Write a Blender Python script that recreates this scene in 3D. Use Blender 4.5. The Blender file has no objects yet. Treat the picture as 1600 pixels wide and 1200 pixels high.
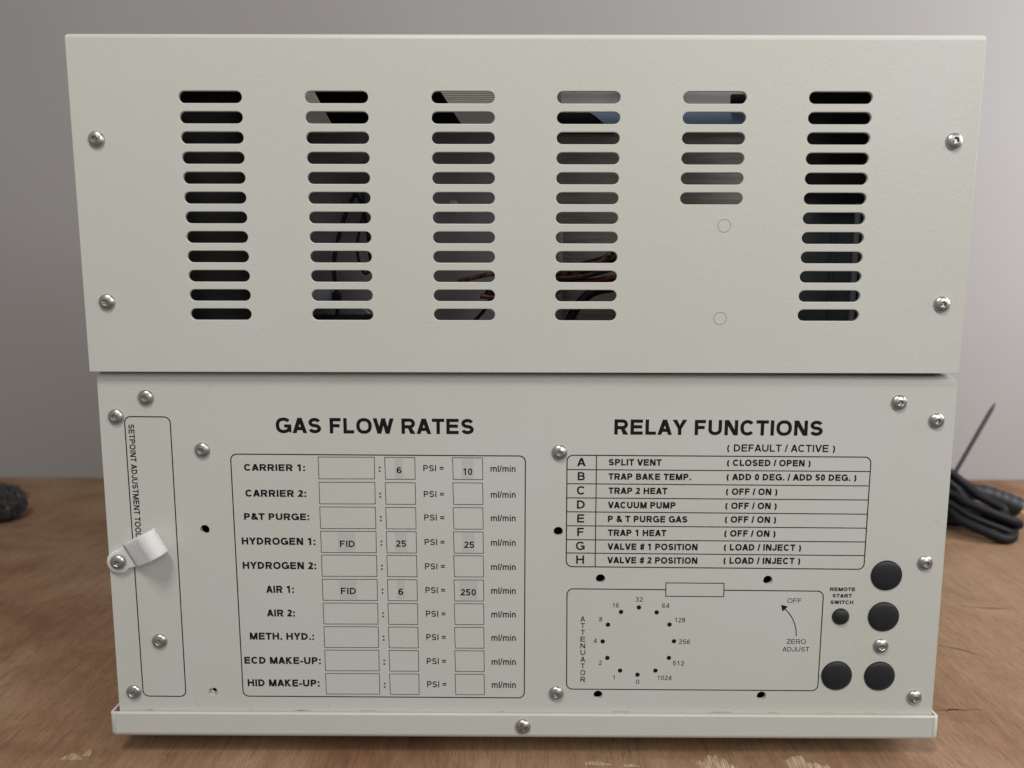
import bpy, bmesh, math, random
from mathutils import Vector, Matrix
from mathutils import geometry as mgeo
random.seed(7)
S = bpy.context.scene
C = S.collection
M = 0.001          # everything below is written in millimetres

# ---------------------------------------------------------------- camera, light, exposure
cam = bpy.data.cameras.new('camera')
cam.sensor_fit = 'HORIZONTAL'; cam.sensor_width = 9.6; cam.lens = 7.2
cam.clip_start = 0.01; cam.clip_end = 50
cam.dof.use_dof = True; cam.dof.focus_distance = 0.395; cam.dof.aperture_fstop = 2.2
cam_o = bpy.data.objects.new('camera', cam); C.objects.link(cam_o)
tilt, yaw, roll = 0.13749613, -0.00174363, 0.00175125
F = Vector((math.sin(yaw)*math.cos(tilt), math.cos(yaw)*math.cos(tilt), -math.sin(tilt)))
R0 = F.cross(Vector((0, 0, 1))).normalized(); U0 = R0.cross(F)
R_ = math.cos(roll)*R0 + math.sin(roll)*U0; U_ = -math.sin(roll)*R0 + math.cos(roll)*U0
mw = Matrix((R_, U_, -F)).transposed().to_4x4(); mw.translation = Vector((0, -0.390, 0.260))
cam_o.matrix_world = mw
S.camera = cam_o

world = bpy.data.worlds.new('World'); S.world = world; world.use_nodes = True
nt = world.node_tree; bg = nt.nodes['Background']
tc = nt.nodes.new('ShaderNodeTexCoord'); sp = nt.nodes.new('ShaderNodeSeparateXYZ')
mr = nt.nodes.new('ShaderNodeMapRange'); mr.inputs[1].default_value = -1; mr.inputs[2].default_value = 1
mr.inputs[3].default_value = 0.10; mr.inputs[4].default_value = 0.38
nt.links.new(tc.outputs['Generated'], sp.inputs[0]); nt.links.new(sp.outputs[2], mr.inputs[0])
nt.links.new(mr.outputs[0], bg.inputs['Strength'])
bg.inputs['Color'].default_value = (1.0, 0.97, 0.93, 1)

def area(name, loc, target, size, power, color):
    l = bpy.data.lights.new(name, 'AREA'); l.shape = 'RECTANGLE'; l.size = size[0]; l.size_y = size[1]
    l.energy = power; l.color = color
    o = bpy.data.objects.new(name, l); C.objects.link(o); o.location = loc
    o.rotation_euler = (Vector(target) - Vector(loc)).to_track_quat('-Z', 'Y').to_euler()
    return o
area('ceiling_lamp', (-0.20, -0.74, 1.40), (0.14, 0, 0.22), (0.34, 0.34), 10.2, (1.0, 0.965, 0.91))
area('fill_lamp', (0.80, -1.05, 0.86), (0.15, 0, 0.08), (0.8, 0.8), 9.0, (1.0, 0.985, 0.955))  # soft fill added at the right front to brighten the panel's right side
area('window_light', (1.08, 0.04, 0.62), (0.46, 0.588, 0.28), (0.35, 0.5), 8.0, (0.955, 0.965, 1.0))

S.view_settings.view_transform = 'Standard'; S.view_settings.look = 'None'
S.view_settings.exposure = 0; S.view_settings.gamma = 1
S.render.engine = 'CYCLES'
S.cycles.max_bounces = 8; S.cycles.use_denoising = True

# ---------------------------------------------------------------- materials
def mat(name, color, rough=0.5, metal=0.0, **kw):
    m = bpy.data.materials.new(name); m.use_nodes = True
    b = m.node_tree.nodes['Principled BSDF']
    b.inputs['Base Color'].default_value = (*color, 1); b.inputs['Roughness'].default_value = rough
    b.inputs['Metallic'].default_value = metal
    for k, v in kw.items(): b.inputs[k.replace('_', ' ')].default_value = v
    return m
def N(m, t, **kw):
    n = m.node_tree.nodes.new(t)
    for k, v in kw.items(): setattr(n, k, v)
    return n
def LK(m, a, b): m.node_tree.links.new(a, b)
def noise(m, scale, detail=3, rough=0.5, vec=None, stretch=None, dist=0.0):
    n = N(m, 'ShaderNodeTexNoise'); n.inputs['Scale'].default_value = scale
    n.inputs['Detail'].default_value = detail; n.inputs['Roughness'].default_value = rough
    n.inputs['Distortion'].default_value = dist
    tcn = N(m, 'ShaderNodeTexCoord'); mp = N(m, 'ShaderNodeMapping')
    if stretch: mp.inputs['Scale'].default_value = stretch
    LK(m, tcn.outputs['Object'] if vec is None else vec, mp.inputs[0]); LK(m, mp.outputs[0], n.inputs['Vector'])
    return n
def ramp(m, fac, stops):
    r = N(m, 'ShaderNodeValToRGB'); e = r.color_ramp.elements
    while len(e) < len(stops): e.new(0.5)
    for i, (p, c) in enumerate(stops):
        e[i].position = p; e[i].color = (*c, 1) if len(c) == 3 else c
    LK(m, fac, r.inputs[0]); return r
def mix(m, fac, a, b, mode='MIX'):
    x = N(m, 'ShaderNodeMix', data_type='RGBA', blend_type=mode)
    for sock, v in ((0, fac), (6, a), (7, b)):
        if hasattr(v, 'links') or hasattr(v, 'is_output'): LK(m, v, x.inputs[sock])
        elif isinstance(v, tuple): x.inputs[sock].default_value = (*v, 1)
        else: x.inputs[sock].default_value = v
    return x.outputs[2]
def bump(m, h, strength, dist, prev=None):
    b = N(m, 'ShaderNodeBump'); b.inputs['Strength'].default_value = strength; b.inputs['Distance'].default_value = dist
    LK(m, h, b.inputs['Height'])
    if prev is not None: LK(m, prev, b.inputs['Normal'])
    return b.outputs[0]
def bsdf(m): return m.node_tree.nodes['Principled BSDF']

def paint_mat(name, col):
    m = mat(name, col, 0.42, Specular_IOR_Level=0.35)
    n1 = noise(m, 620, 3, 0.6); n2 = noise(m, 150, 2, 0.5); n3 = noise(m, 9, 3, 0.6)
    nb = bump(m, n1.outputs[0], 0.40, 0.00024); nb = bump(m, n2.outputs[0], 0.10, 0.0004, nb)
    LK(m, nb, bsdf(m).inputs['Normal'])
    base = mix(m, ramp(m, n3.outputs[0], [(0.35, (0,)*3), (0.7, (1,)*3)]).outputs[0], col, tuple(c*f for c, f in zip(col, (0.985, 0.97, 0.925))))
    # a few tiny specks of dirt and nicks
    v = N(m, 'ShaderNodeTexVoronoi'); v.inputs['Scale'].default_value = 42
    tcn = N(m, 'ShaderNodeTexCoord'); LK(m, tcn.outputs['Object'], v.inputs['Vector'])
    gate = N(m, 'ShaderNodeSeparateColor'); LK(m, v.outputs['Color'], gate.inputs[0])
    sz = N(m, 'ShaderNodeMath', operation='MULTIPLY'); LK(m, gate.outputs[0], sz.inputs[0]); sz.inputs[1].default_value = 0.024
    lt = N(m, 'ShaderNodeMath', operation='LESS_THAN'); LK(m, v.outputs['Distance'], lt.inputs[0]); LK(m, sz.outputs[0], lt.inputs[1])
    g2 = N(m, 'ShaderNodeMath', operation='GREATER_THAN'); LK(m, gate.outputs[1], g2.inputs[0]); g2.inputs[1].default_value = 0.72
    mu = N(m, 'ShaderNodeMath', operation='MULTIPLY'); LK(m, lt.outputs[0], mu.inputs[0]); LK(m, g2.outputs[0], mu.inputs[1])
    mu2 = N(m, 'ShaderNodeMath', operation='MULTIPLY'); LK(m, mu.outputs[0], mu2.inputs[0]); mu2.inputs[1].default_value = 0.4
    base = mix(m, mu2.outputs[0], base, (0.16, 0.15, 0.12))
    LK(m, base, bsdf(m).inputs['Base Color'])
    return m
PAINT = paint_mat('beige_wrinkle_paint', (0.565, 0.565, 0.533))
INK = mat('black_ink', (0.006, 0.006, 0.006), 0.6, Specular_IOR_Level=0.2)
THIN_INK = mat('thin_black_ink', (0.02, 0.02, 0.02), 0.6)
TAPE = mat('grey_label_tape', (0.50, 0.498, 0.468), 0.38)
BLACK = mat('black_plastic', (0.014, 0.015, 0.018), 0.5, Specular_IOR_Level=0.4)
n = noise(BLACK, 900, 2); LK(BLACK, bump(BLACK, n.outputs[0], 0.4, 0.0003), bsdf(BLACK).inputs['Normal'])
CABLE = mat('black_rubber', (0.006, 0.006, 0.008), 0.55, Specular_IOR_Level=0.22)
STEEL = mat('stainless_steel', (0.50, 0.48, 0.46), 0.24, 1.0)
n = noise(STEEL, 500, 3, stretch=(1, 1, 1)); LK(STEEL, bump(STEEL, n.outputs[0], 0.25, 0.0002), bsdf(STEEL).inputs['Normal'])
LK(STEEL, ramp(STEEL, noise(STEEL, 240, 3).outputs[0], [(0.3, (0.24,)*3), (0.75, (0.48,)*3)]).outputs[0], bsdf(STEEL).inputs['Roughness'])
NYLON = mat('milky_nylon', (0.84, 0.86, 0.87), 0.5, Subsurface_Weight=1.0, Subsurface_Scale=0.006)
bsdf(NYLON).inputs['Subsurface Radius'].default_value = (1, 1, 1)
SHEET = mat('brushed_sheet_steel', (0.26, 0.24, 0.225), 0.5, 0.25)
n = noise(SHEET, 40, 4, 0.6, stretch=(1, 1, 14)); LK(SHEET, ramp(SHEET, n.outputs[0], [(0.3, (0.24, 0.215, 0.20)), (0.7, (0.46, 0.42, 0.395))]).outputs[0], bsdf(SHEET).inputs['Base Color'])
DARK_SHEET = mat('dark_sheet_steel', (0.34, 0.325, 0.345), 0.5, 0.2)
MATT_BLACK = mat('matt_black', (0.03, 0.03, 0.028), 0.95, Specular_IOR_Level=0.1)  # plain near-black for inner parts
PALE_SHEET = mat('pale_sheet_steel', (0.62, 0.60, 0.60), 0.45, 0.2)
BLUE = mat('blue_reflection', (0.36, 0.50, 0.74), 0.4, 0.0)  # reflection on bare metal put in as blue colour
COPPER = mat('copper', (0.3, 0.15, 0.10), 0.5, 0.5)
LK(COPPER, ramp(COPPER, noise(COPPER, 300, 3).outputs[0], [(0.35, (0.03, 0.015, 0.012)), (0.75, (0.30, 0.15, 0.10))]).outputs[0], bsdf(COPPER).inputs['Base Color'])
RED = mat('red_insulation', (0.12, 0.012, 0.01), 0.45)
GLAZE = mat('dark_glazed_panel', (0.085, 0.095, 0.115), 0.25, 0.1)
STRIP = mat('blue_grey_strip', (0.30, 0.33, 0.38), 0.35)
BRASS = mat('brass_wire', (0.75, 0.52, 0.22), 0.4, 0.7)
WOOL = mat('dark_steel_wool', (0.13, 0.125, 0.13), 0.5, 0.5)
WOOLCORE = mat('wool_core', (0.012, 0.012, 0.013), 0.9)
NUT = mat('bright_zinc', (0.75, 0.75, 0.75), 0.2, 1.0)
GROOVE = mat('dirt_line', (0.30, 0.295, 0.265), 0.7)

WALL = mat('matt_wall_paint', (0.45, 0.43, 0.43), 0.85)
n = noise(WALL, 1.6, 3, 0.5); n2 = noise(WALL, 260, 2)
LK(WALL, ramp(WALL, n.outputs[0], [(0.3, (0.300, 0.286, 0.282)), (0.7, (0.340, 0.328, 0.327))]).outputs[0], bsdf(WALL).inputs['Base Color'])
LK(WALL, bump(WALL, n2.outputs[0], 0.25, 0.0006), bsdf(WALL).inputs['Normal'])

WOOD = mat('worn_plywood', (0.2, 0.12, 0.08), 0.5, Specular_IOR_Level=0.25)
fig = noise(WOOD, 5.5, 6, 0.62, stretch=(1.3, 1.6, 1), dist=0.9)
fib = noise(WOOD, 75, 5, 0.7, stretch=(8, 0.6, 1), dist=0.15)
fib2 = noise(WOOD, 22, 4, 0.6, stretch=(7, 0.5, 1), dist=0.25)
blot = noise(WOOD, 16, 5, 0.65); hue = noise(WOOD, 3.0, 3, 0.5)
c0 = ramp(WOOD, fig.outputs[0], [(0.34, (0.170, 0.082, 0.046)), (0.5, (0.248, 0.142, 0.084)), (0.66, (0.315, 0.203, 0.130))]).outputs[0]
c0 = mix(WOOD, ramp(WOOD, hue.outputs[0], [(0.42, (0,)*3), (0.65, (0.6,)*3)]).outputs[0], c0, (0.262, 0.170, 0.098))
c1 = mix(WOOD, 0.55, c0, ramp(WOOD, fib.outputs[0], [(0.32, (0.62, 0.60, 0.58)), (0.50, (1, 1, 1)), (0.72, (1.25, 1.23, 1.2))]).outputs[0], 'MULTIPLY')
c2 = mix(WOOD, 0.3, c1, ramp(WOOD, fib2.outputs[0], [(0.36, (0.62, 0.58, 0.56)), (0.55, (1.05, 1.05, 1.05))]).outputs[0], 'MULTIPLY')
pore = noise(WOOD, 260, 3, 0.6, stretch=(5, 0.22, 1)); pm = noise(WOOD, 30, 2, 0.5)
pf = N(WOOD, 'ShaderNodeMath', operation='MULTIPLY'); LK(WOOD, ramp(WOOD, pore.outputs[0], [(0.60, (0,)*3), (0.68, (0.85,)*3)]).outputs[0], pf.inputs[0]); LK(WOOD, ramp(WOOD, pm.outputs[0], [(0.4, (0.25,)*3), (0.65, (1,)*3)]).outputs[0], pf.inputs[1])
c2 = mix(WOOD, pf.outputs[0], c2, (0.06, 0.03, 0.018))
fine = noise(WOOD, 420, 3, 0.7, stretch=(2.5, 0.35, 1))
c2 = mix(WOOD, 0.55, c2, ramp(WOOD, fine.outputs[0], [(0.32, (0.7, 0.68, 0.66)), (0.5, (1, 1, 1)), (0.7, (1.2, 1.19, 1.17))]).outputs[0], 'MULTIPLY')
c3 = mix(WOOD, ramp(WOOD, blot.outputs[0], [(0.60, (0,)*3), (0.72, (0.5,)*3)]).outputs[0], c2, (0.12, 0.09, 0.075))
LK(WOOD, c3, bsdf(WOOD).inputs['Base Color'])
LK(WOOD, bump(WOOD, fib.outputs[0], 0.35, 0.0005), bsdf(WOOD).inputs['Normal'])
LK(WOOD, ramp(WOOD, blot.outputs[0], [(0.3, (0.5,)*3), (0.7, (0.7,)*3)]).outputs[0], bsdf(WOOD).inputs['Roughness'])
PALEWOOD = mat('splintered_pale_wood', (0.55, 0.46, 0.33), 0.7)
n = noise(PALEWOOD, 130, 4, 0.6, stretch=(8, 0.7, 1)); LK(PALEWOOD, ramp(PALEWOOD, n.outputs[0], [(0.36, (0.20, 0.11, 0.065)), (0.50, (0.36, 0.26, 0.175)), (0.68, (0.56, 0.47, 0.35))]).outputs[0], bsdf(PALEWOOD).inputs['Base Color'])
CRACK = mat('dark_crack', (0.035, 0.02, 0.014), 0.8)

# ---------------------------------------------------------------- mesh helpers (input in millimetres)
def link(o, parent=None):
    C.objects.link(o)
    if parent is not None: o.parent = parent
    return o
def from_bm(name, bm, m, parent=None, smooth=None, loc=None, solid=True):
    if solid: bmesh.ops.recalc_face_normals(bm, faces=bm.faces[:])
    me = bpy.data.meshes.new(name); bm.to_mesh(me); bm.free()
    me.transform(Matrix.Scale(M, 4))
    if m is not None: me.materials.append(m)
    if smooth is not None:
        for p in me.polygons: p.use_smooth = True
        me.set_sharp_from_angle(angle=math.radians(smooth))
    o = bpy.data.objects.new(name, me)
    if loc: o.location = Vector(loc)*M
    return link(o, parent)
def add_box(bm, x0, x1, y0, y1, z0, z1):
    v = [bm.verts.new((x, y, z)) for x in (x0, x1) for y in (y0, y1) for z in (z0, z1)]
    for f in ((0,1,3,2),(4,6,7,5),(0,4,5,1),(2,3,7,6),(0,2,6,4),(1,5,7,3)): bm.faces.new([v[i] for i in f])
    return v
def add_prism(bm, pts, axis_fn, a, b):
    """polygon pts (2d) swept between a and b; axis_fn(u, v, t) -> xyz"""
    lo = [bm.verts.new(axis_fn(u, v, a)) for u, v in pts]; hi = [bm.verts.new(axis_fn(u, v, b)) for u, v in pts]
    bm.faces.new(lo[::-1]); bm.faces.new(hi)
    for i in range(len(pts)):
        j = (i+1) % len(pts); bm.faces.new((lo[i], lo[j], hi[j], hi[i]))
def add_tube(bm, pts, r, seg=10, caps=True, flat=1.0):
    pts = [Vector(p) for p in pts]; rings = []; up = Vector((0.13, 0.2, 1)).normalized()
    for i, p in enumerate(pts):
        d = (pts[min(i+1, len(pts)-1)] - pts[max(i-1, 0)]).normalized()
        s = d.cross(up)
        if s.length < 1e-3: s = d.cross(Vector((1, 0, 0)))
        s.normalize(); t = s.cross(d)
        rr = r(i/(len(pts)-1)) if callable(r) else r
        rings.append([bm.verts.new(p + rr*(math.cos(a)*s + flat*math.sin(a)*t)) for a in (2*math.pi*k/seg for k in range(seg))])
    for A, B in zip(rings, rings[1:]):
        for k in range(seg): bm.faces.new((A[k], A[(k+1)%seg], B[(k+1)%seg], B[k]))
    if caps: bm.faces.new(rings[0][::-1]); bm.faces.new(rings[-1])
def smooth_path(P, n=8):
    P = [Vector(p) for p in P]; Q = [2*P[0]-P[1]] + P + [2*P[-1]-P[-2]]; out = []
    for i in range(1, len(Q)-2):
        for k in range(n):
            t = k/n; a, b, c, d = Q[i-1], Q[i], Q[i+1], Q[i+2]
            out.append(0.5*((2*b) + (-a+c)*t + (2*a-5*b+4*c-d)*t*t + (-a+3*b-3*c+d)*t**3))
    out.append(P[-1]); return out
def apply_mods(o):
    dg = bpy.context.evaluated_depsgraph_get(); dg.update()
    me = bpy.data.meshes.new_from_object(o.evaluated_get(dg)); old = o.data
    o.modifiers.clear(); o.data = me; me.name = old.name
def boolean(o, cutters, op='DIFFERENCE'):
    for c in cutters:
        b = o.modifiers.new('b', 'BOOLEAN'); b.object = c; b.operation = op; b.solver = 'EXACT'
    bpy.context.view_layer.update(); apply_mods(o)
    for c in cutters: bpy.data.objects.remove(c)
def finish(o, angle=30):
    for p in o.data.polygons: p.use_smooth = True
    o.data.set_sharp_from_angle(angle=math.radians(angle))
    for p in o.data.polygons: p.use_smooth = not (max(abs(c) for c in p.normal) > 0.9999)
def bevel_edges(bm, pick, w, seg):
    es = [e for e in bm.edges if pick(e)]
    bmesh.ops.bevel(bm, geom=es, offset=w, segments=seg, profile=0.5, affect='EDGES')
def empty(name, label=None, cat=None, group=None, loc=(0, 0, 0), parent=None):
    o = bpy.data.objects.new(name, None); o.empty_display_size = 0.02; link(o, parent); o.location = Vector(loc)*M
    tag(o, label, cat, group); return o
def tag(o, label=None, cat=None, group=None, kind=None):
    if label: o['label'] = label
    if cat: o['category'] = cat
    if group: o['group'] = group
    if kind: o['kind'] = kind
    return o

# ---------------------------------------------------------------- lettering: monoline grotesque glyphs as flat ink
ADV = dict(A=667,B=690,C=722,D=722,E=667,F=611,G=778,H=722,I=278,J=530,K=700,L=590,M=833,N=722,O=778,P=667,R=722,S=667,T=611,U=722,V=667,W=944,Y=667,Z=611)
ADV.update({':':300,'/':278,'.':278,'(':333,')':333,'#':556,'&':700,'=':584,'-':333,'m':833,'l':222,'i':222,'n':556,' ':278})
for d_ in '0123456789': ADV[d_] = 556
def arc(cx, cy, rx, ry, a0, a1, n=None):
    n = n or max(3, int(abs(a1-a0)/14))
    return [(cx+rx*math.cos(math.radians(a0+(a1-a0)*k/n)), cy+ry*math.sin(math.radians(a0+(a1-a0)*k/n))) for k in range(n+1)]
def oval(cx, cy, rx, ry, a0, a1, n=28, e=0.86):
    g = lambda v: math.copysign(abs(v)**e, v)
    return [(cx+rx*g(math.cos(math.radians(a0+(a1-a0)*k/n))), cy+ry*g(math.sin(math.radians(a0+(a1-a0)*k/n)))) for k in range(n+1)]
def glyph(ch, w):
    """strokes ('s', points, closed) and polygons ('p', points); cap height 1, returns (items, left bearing, outer width, advance)"""
    adv = ADV[ch]/716; lb = 0.075*min(1, adv+0.25)
    if ch in 'BDEFHKLMNPRU': lb = 0.082
    if ch in 'S0123456789': lb = 0.07
    if ch in 'AVWY': lb = 0.01
    if ch in 'TZJ': lb = 0.04
    if ch == '/': lb = -0.02
    if ch in 'I': lb = (adv-w)/2
    if ch in 'CGOQ': lb = 0.06
    if ch in 'mnli' : lb = 0.09
    W = adv - 2*lb; h = w/2; x0, x1, y0, y1 = h, W-h, h, 1-h; cx = W/2; wd = w*1.13; I = []
    s = lambda pts, closed=False: I.append(('s', pts, closed))
    p = lambda *pts: I.append(('p', list(pts)))
    if ch == 'A':
        p((0,0),(wd,0),(cx+wd*.55,1),(cx-wd*.55,1)); p((W-wd,0),(W,0),(cx+wd*.55,1),(cx-wd*.55,1)); s([(W*.2,.30),(W*.8,.30)])
    elif ch == 'B':
        s([(x0,0),(x0,1)]); r=.245-h*.35; ym=.53
        s([(x0,y1),(x1-r-.04,y1)]+arc(x1-r-.04,(y1+ym)/2,r,(y1-ym)/2,90,-90)+[(x0,ym)]); s([(x0,ym),(x1-r,ym)]+arc(x1-r,(y0+ym)/2,r,(ym-y0)/2,90,-90)+[(x0,y0)])
    elif ch == 'C': s(oval(cx,.5,cx-h,.5-h+.01,38,322))
    elif ch == 'D': s([(x0,0),(x0,1)]); s([(x0,y1),(cx*.75,y1)]+arc(cx*.75,.5,x1-cx*.75,.5-h,90,-90)+[(x0,y0)])
    elif ch == 'E': s([(x0,0),(x0,1)]); s([(x0,y1),(W,y1)]); s([(x0,.52),(W*.94,.52)]); s([(x0,y0),(W,y0)])
    elif ch == 'F': s([(x0,0),(x0,1)]); s([(x0,y1),(W,y1)]); s([(x0,.50),(W*.9,.50)])
    elif ch == 'G': s(oval(cx,.5,cx-h,.5-h+.01,38,318)+[(x1,.18),(x1,.46),(W*.54,.46)])
    elif ch == 'H': s([(x0,0),(x0,1)]); s([(x1,0),(x1,1)]); s([(x0,.53),(x1,.53)])
    elif ch == 'I': s([(cx,0),(cx,1)])
    elif ch == 'J': s([(x1,1),(x1,.28)]+arc(cx,.28,x1-cx,.28-h,0,-180)+[(x0,.34)])
    elif ch == 'K': s([(x0,0),(x0,1)]); p((x0,.30),(x0,.30+w*1.35),(W-wd*1.35,1),(W,1)); p((W-wd*1.2,0),(W+.02,0),(cx*.95,.63),(cx*.5,.52))
    elif ch == 'L': s([(x0,1),(x0,y0),(W,y0)])
    elif ch == 'M': s([(x0,0),(x0,1)]); s([(x1,0),(x1,1)]); p((0,1),(wd*1.05,1),(cx+wd*.5,0),(cx-wd*.5,0)); p((W-wd*1.05,1),(W,1),(cx+wd*.5,0),(cx-wd*.5,0))
    elif ch == 'N': s([(x0,0),(x0,1)]); s([(x1,0),(x1,1)]); p((0,1),(wd*1.15,1),(W,0),(W-wd*1.15,0))
    elif ch == 'O': s(oval(cx,.5,cx-h,.5-h+.01,0,360,32)[:-1], True)
    elif ch in 'PR':
        s([(x0,0),(x0,1)]); ym=.46; r=(y1-ym)/2
        s([(x0,y1),(x1-r,y1)]+arc(x1-r,(y1+ym)/2,r,r,90,-90)+[(x0,ym)])
        if ch == 'R': p((W-wd*1.2,0),(W+.03,0),(W*.70,.48),(W*.42,.48))
    elif ch == 'S':
        r=(y1-y0)/4; R=cx-h
        s(arc(cx,y1-r,R*.95,r,18,90,5)+arc(cx,y1-r,R*.95,r,90,250,10)[1:]+arc(cx,y0+r,R,r,70,-90,10)+arc(cx,y0+r,R,r,-90,-165,5)[1:])
    elif ch == 'T': s([(0,y1),(W,y1)]); s([(cx,0),(cx,1)])
    elif ch == 'U': s([(x0,1),(x0,.36)]+arc(cx,.36,cx-h,.36-h,180,360)+[(x1,1)])
    elif ch == 'V': p((0,1),(wd,1),(cx+wd*.55,0),(cx-wd*.55,0)); p((W-wd,1),(W,1),(cx+wd*.55,0),(cx-wd*.55,0))
    elif ch == 'W':
        for a, b in ((0, .26),(.5,.26),(.5,.74),(1,.74)):
            xa = a*(W-wd)+wd/2; xb = b*(W-wd)+wd/2; p((xa-wd/2,1),(xa+wd/2,1),(xb+wd/2,0),(xb-wd/2,0))
    elif ch == 'Y': s([(cx,0),(cx,.46)]); p((0,1),(wd*1.15,1),(cx+h,.40),(cx-h,.40)); p((W-wd*1.15,1),(W,1),(cx+h,.40),(cx-h,.40))
    elif ch == 'Z': s([(W*.05,y1),(W,y1)]); s([(0,y0),(W,y0)]); p((W-wd*1.3,1-w),(W,1-w),(wd*1.3,w),(0,w))
    elif ch == '0': s(oval(cx,.5,cx-h,.5-h,0,360,28)[:-1], True)
    elif ch == '1': s([(cx+.06,0),(cx+.06,1)]); p((cx+.06,1),(cx+.06,1-w*1.5),(W*.12,.70),(W*.12,.70+w))
    elif ch == '2': s(arc(cx,.71,cx-h,.29-h,165,-35,14)+[(W*.42,.30),(x0+.02,y0+.02),(W,y0)])
    elif ch == '3': s(arc(cx,.745,(cx-h)*.9,.255-h,160,-88,14)); s(arc(cx,.27,cx-h,.27-h+.01,95,-165,16))
    elif ch == '4': s([(W*.76,0),(W*.76,1)]); s([(0,.25),(W,.25)]); p((W*.76-h,1),(W*.76+h,1),(wd,.25),(0,.25))
    elif ch == '5': s([(W*.95,y1),(W*.20,y1),(W*.11,.50)]); s(arc(cx-.02,.33,cx-h+.02,.33-h,140,-160,18))
    elif ch == '6': s(arc(cx,.32,cx-h,.32-h,0,360,18)[:-1], True); s(arc(cx+.03,.5,cx-h+.03,.5-h,45,190,12))
    elif ch == '8': s(arc(cx,.75,(cx-h)*.88,.25-h,0,360,16)[:-1], True); s(arc(cx,.265,cx-h,.275-h,0,360,18)[:-1], True)
    elif ch == ':':
        for yy in (0, .52): p((cx-h,yy),(cx+h,yy),(cx+h,yy+w),(cx-h,yy+w))
    elif ch == '.': p((cx-h,0),(cx+h,0),(cx+h,w),(cx-h,w))
    elif ch == '/': p((0,-.02),(w*.9,-.02),(W,1.02),(W-w*.9,1.02))
    elif ch in '()':
        a = arc(W+.12,.4,W+.02,.62,128,232,9)
        s(a if ch == '(' else [(W-x, y) for x, y in a])
    elif ch == '#':
        for xx in (.18, .58): p((W*xx,0),(W*xx+w*.8,0),(W*(xx+.2)+w*.8,1),(W*(xx+.2),1))
        for yy in (.30, .66): s([(0,yy),(W,yy)])
    elif ch == '&':
        s([(W,0.02),(W*.30,.66)]+arc(W*.42,.79,W*.19,.21-h*.8,200,-20,10)+[(W*.48,.60),(W*.18,.42)]+arc(W*.36,.27,W*.36-h,.27-h,140,300,9)+[(W*.74,.26),(W*.84,.46)])
    elif ch == '=': s([(0,.36),(W,.36)]); s([(0,.64),(W,.64)])
    elif ch == '-': s([(0,.36),(W,.36)])
    elif ch == 'l': s([(cx,0),(cx,1)])
    elif ch == 'i': s([(cx,0),(cx,.72)]); p((cx-h,.87),(cx+h,.87),(cx+h,1),(cx-h,1))
    elif ch == 'n': s([(x0,0),(x0,.72)]); s([(x0,.5)]+arc(cx,.48,cx-h,.25-h*.6,150,0,7)+[(x1,0)])
    elif ch == 'm':
        s([(x0,0),(x0,.72)]); q = (x1-x0)/4
        s([(x0,.5)]+arc(x0+q,.50,q,.22-h*.6,150,0,7)+[(cx,0)]); s([(cx,.5)]+arc(cx+q,.50,q,.22-h*.6,150,0,7)+[(x1,0)])
    return I, lb, W, adv
def stroke_quads(pts, w, closed=False):
    """polyline -> list of left/right offset points with mitred joins"""
    P = []
    for q in pts:
        if not P or (Vector(q)-P[-1]).length > 1e-5: P.append(Vector(q))
    n = len(P); L, R = [], []
    for i in range(n):
        a = P[i-1] if (closed or i > 0) else None; b = P[(i+1) % n] if (closed or i < n-1) else None
        d0 = (P[i]-a).normalized() if a is not None else None; d1 = (b-P[i]).normalized() if b is not None else None
        if d0 is None: d0 = d1
        if d1 is None: d1 = d0
        n0 = Vector((-d0.y, d0.x)); n1 = Vector((-d1.y, d1.x)); mdir = (n0+n1)
        if mdir.length < 1e-3: mdir = n0
        mdir.normalize(); k = 1/max(0.35, mdir.dot(n0))
        L.append(P[i]+mdir*w/2*k); R.append(P[i]-mdir*w/2*k)
    return L, R
def ink_poly(bm, pts, y):
    try: bm.faces.new([bm.verts.new((p[0], y, p[1])) for p in pts])
    except ValueError: pass
def ink_stroke(bm, pts, w, y, closed=False, tf=lambda p: p):
    L, R = stroke_quads(pts, w, closed); L = [tf(p) for p in L]; R = [tf(p) for p in R]
    l = [bm.verts.new((p[0], y, p[1])) for p in L]; r = [bm.verts.new((p[0], y, p[1])) for p in R]
    n = len(l)
    for i in range(n if closed else n-1):
        j = (i+1) % n; bm.faces.new((l[i], r[i], r[j], l[j]))
WEIGHT = {'H': .215, 'B': .235, 'M': .185, 'R': .165, 'V': .19, 'T': .135, 'M2': .16}
ink_level = [0]
def lettering(text, tf, w, m, parent, name='lettering'):
    bm = bmesh.new(); x = 0; k = 0; total = 0
    for ch in text: total += ADV[ch]/716
    first = glyph(text[0], w); last = glyph(text[-1], w)
    x = -first[1]; total_ink = total - first[1] - (last[3]-last[1]-last[2])
    for ch in text:
        I, lb, W, adv = glyph(ch, w) if ch != ' ' else ([], 0, 0, ADV[' ']/716)
        for it in I:
            y = -0.05 - 0.004*(k % 5); k += 1
            f = lambda p, x=x, lb=lb: tf((x+lb+p[0])/total_ink, p[1])
            if it[0] == 'p': ink_poly(bm, [f(q) for q in it[1]], y)
            else: ink_stroke(bm, it[1], w, y, it[2], f)
        x += adv
    for f_ in bm.faces:
        f_.normal_update()
        if f_.normal.y > 0: f_.normal_flip()
    return from_bm(name, bm, m, parent, solid=False)

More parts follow.
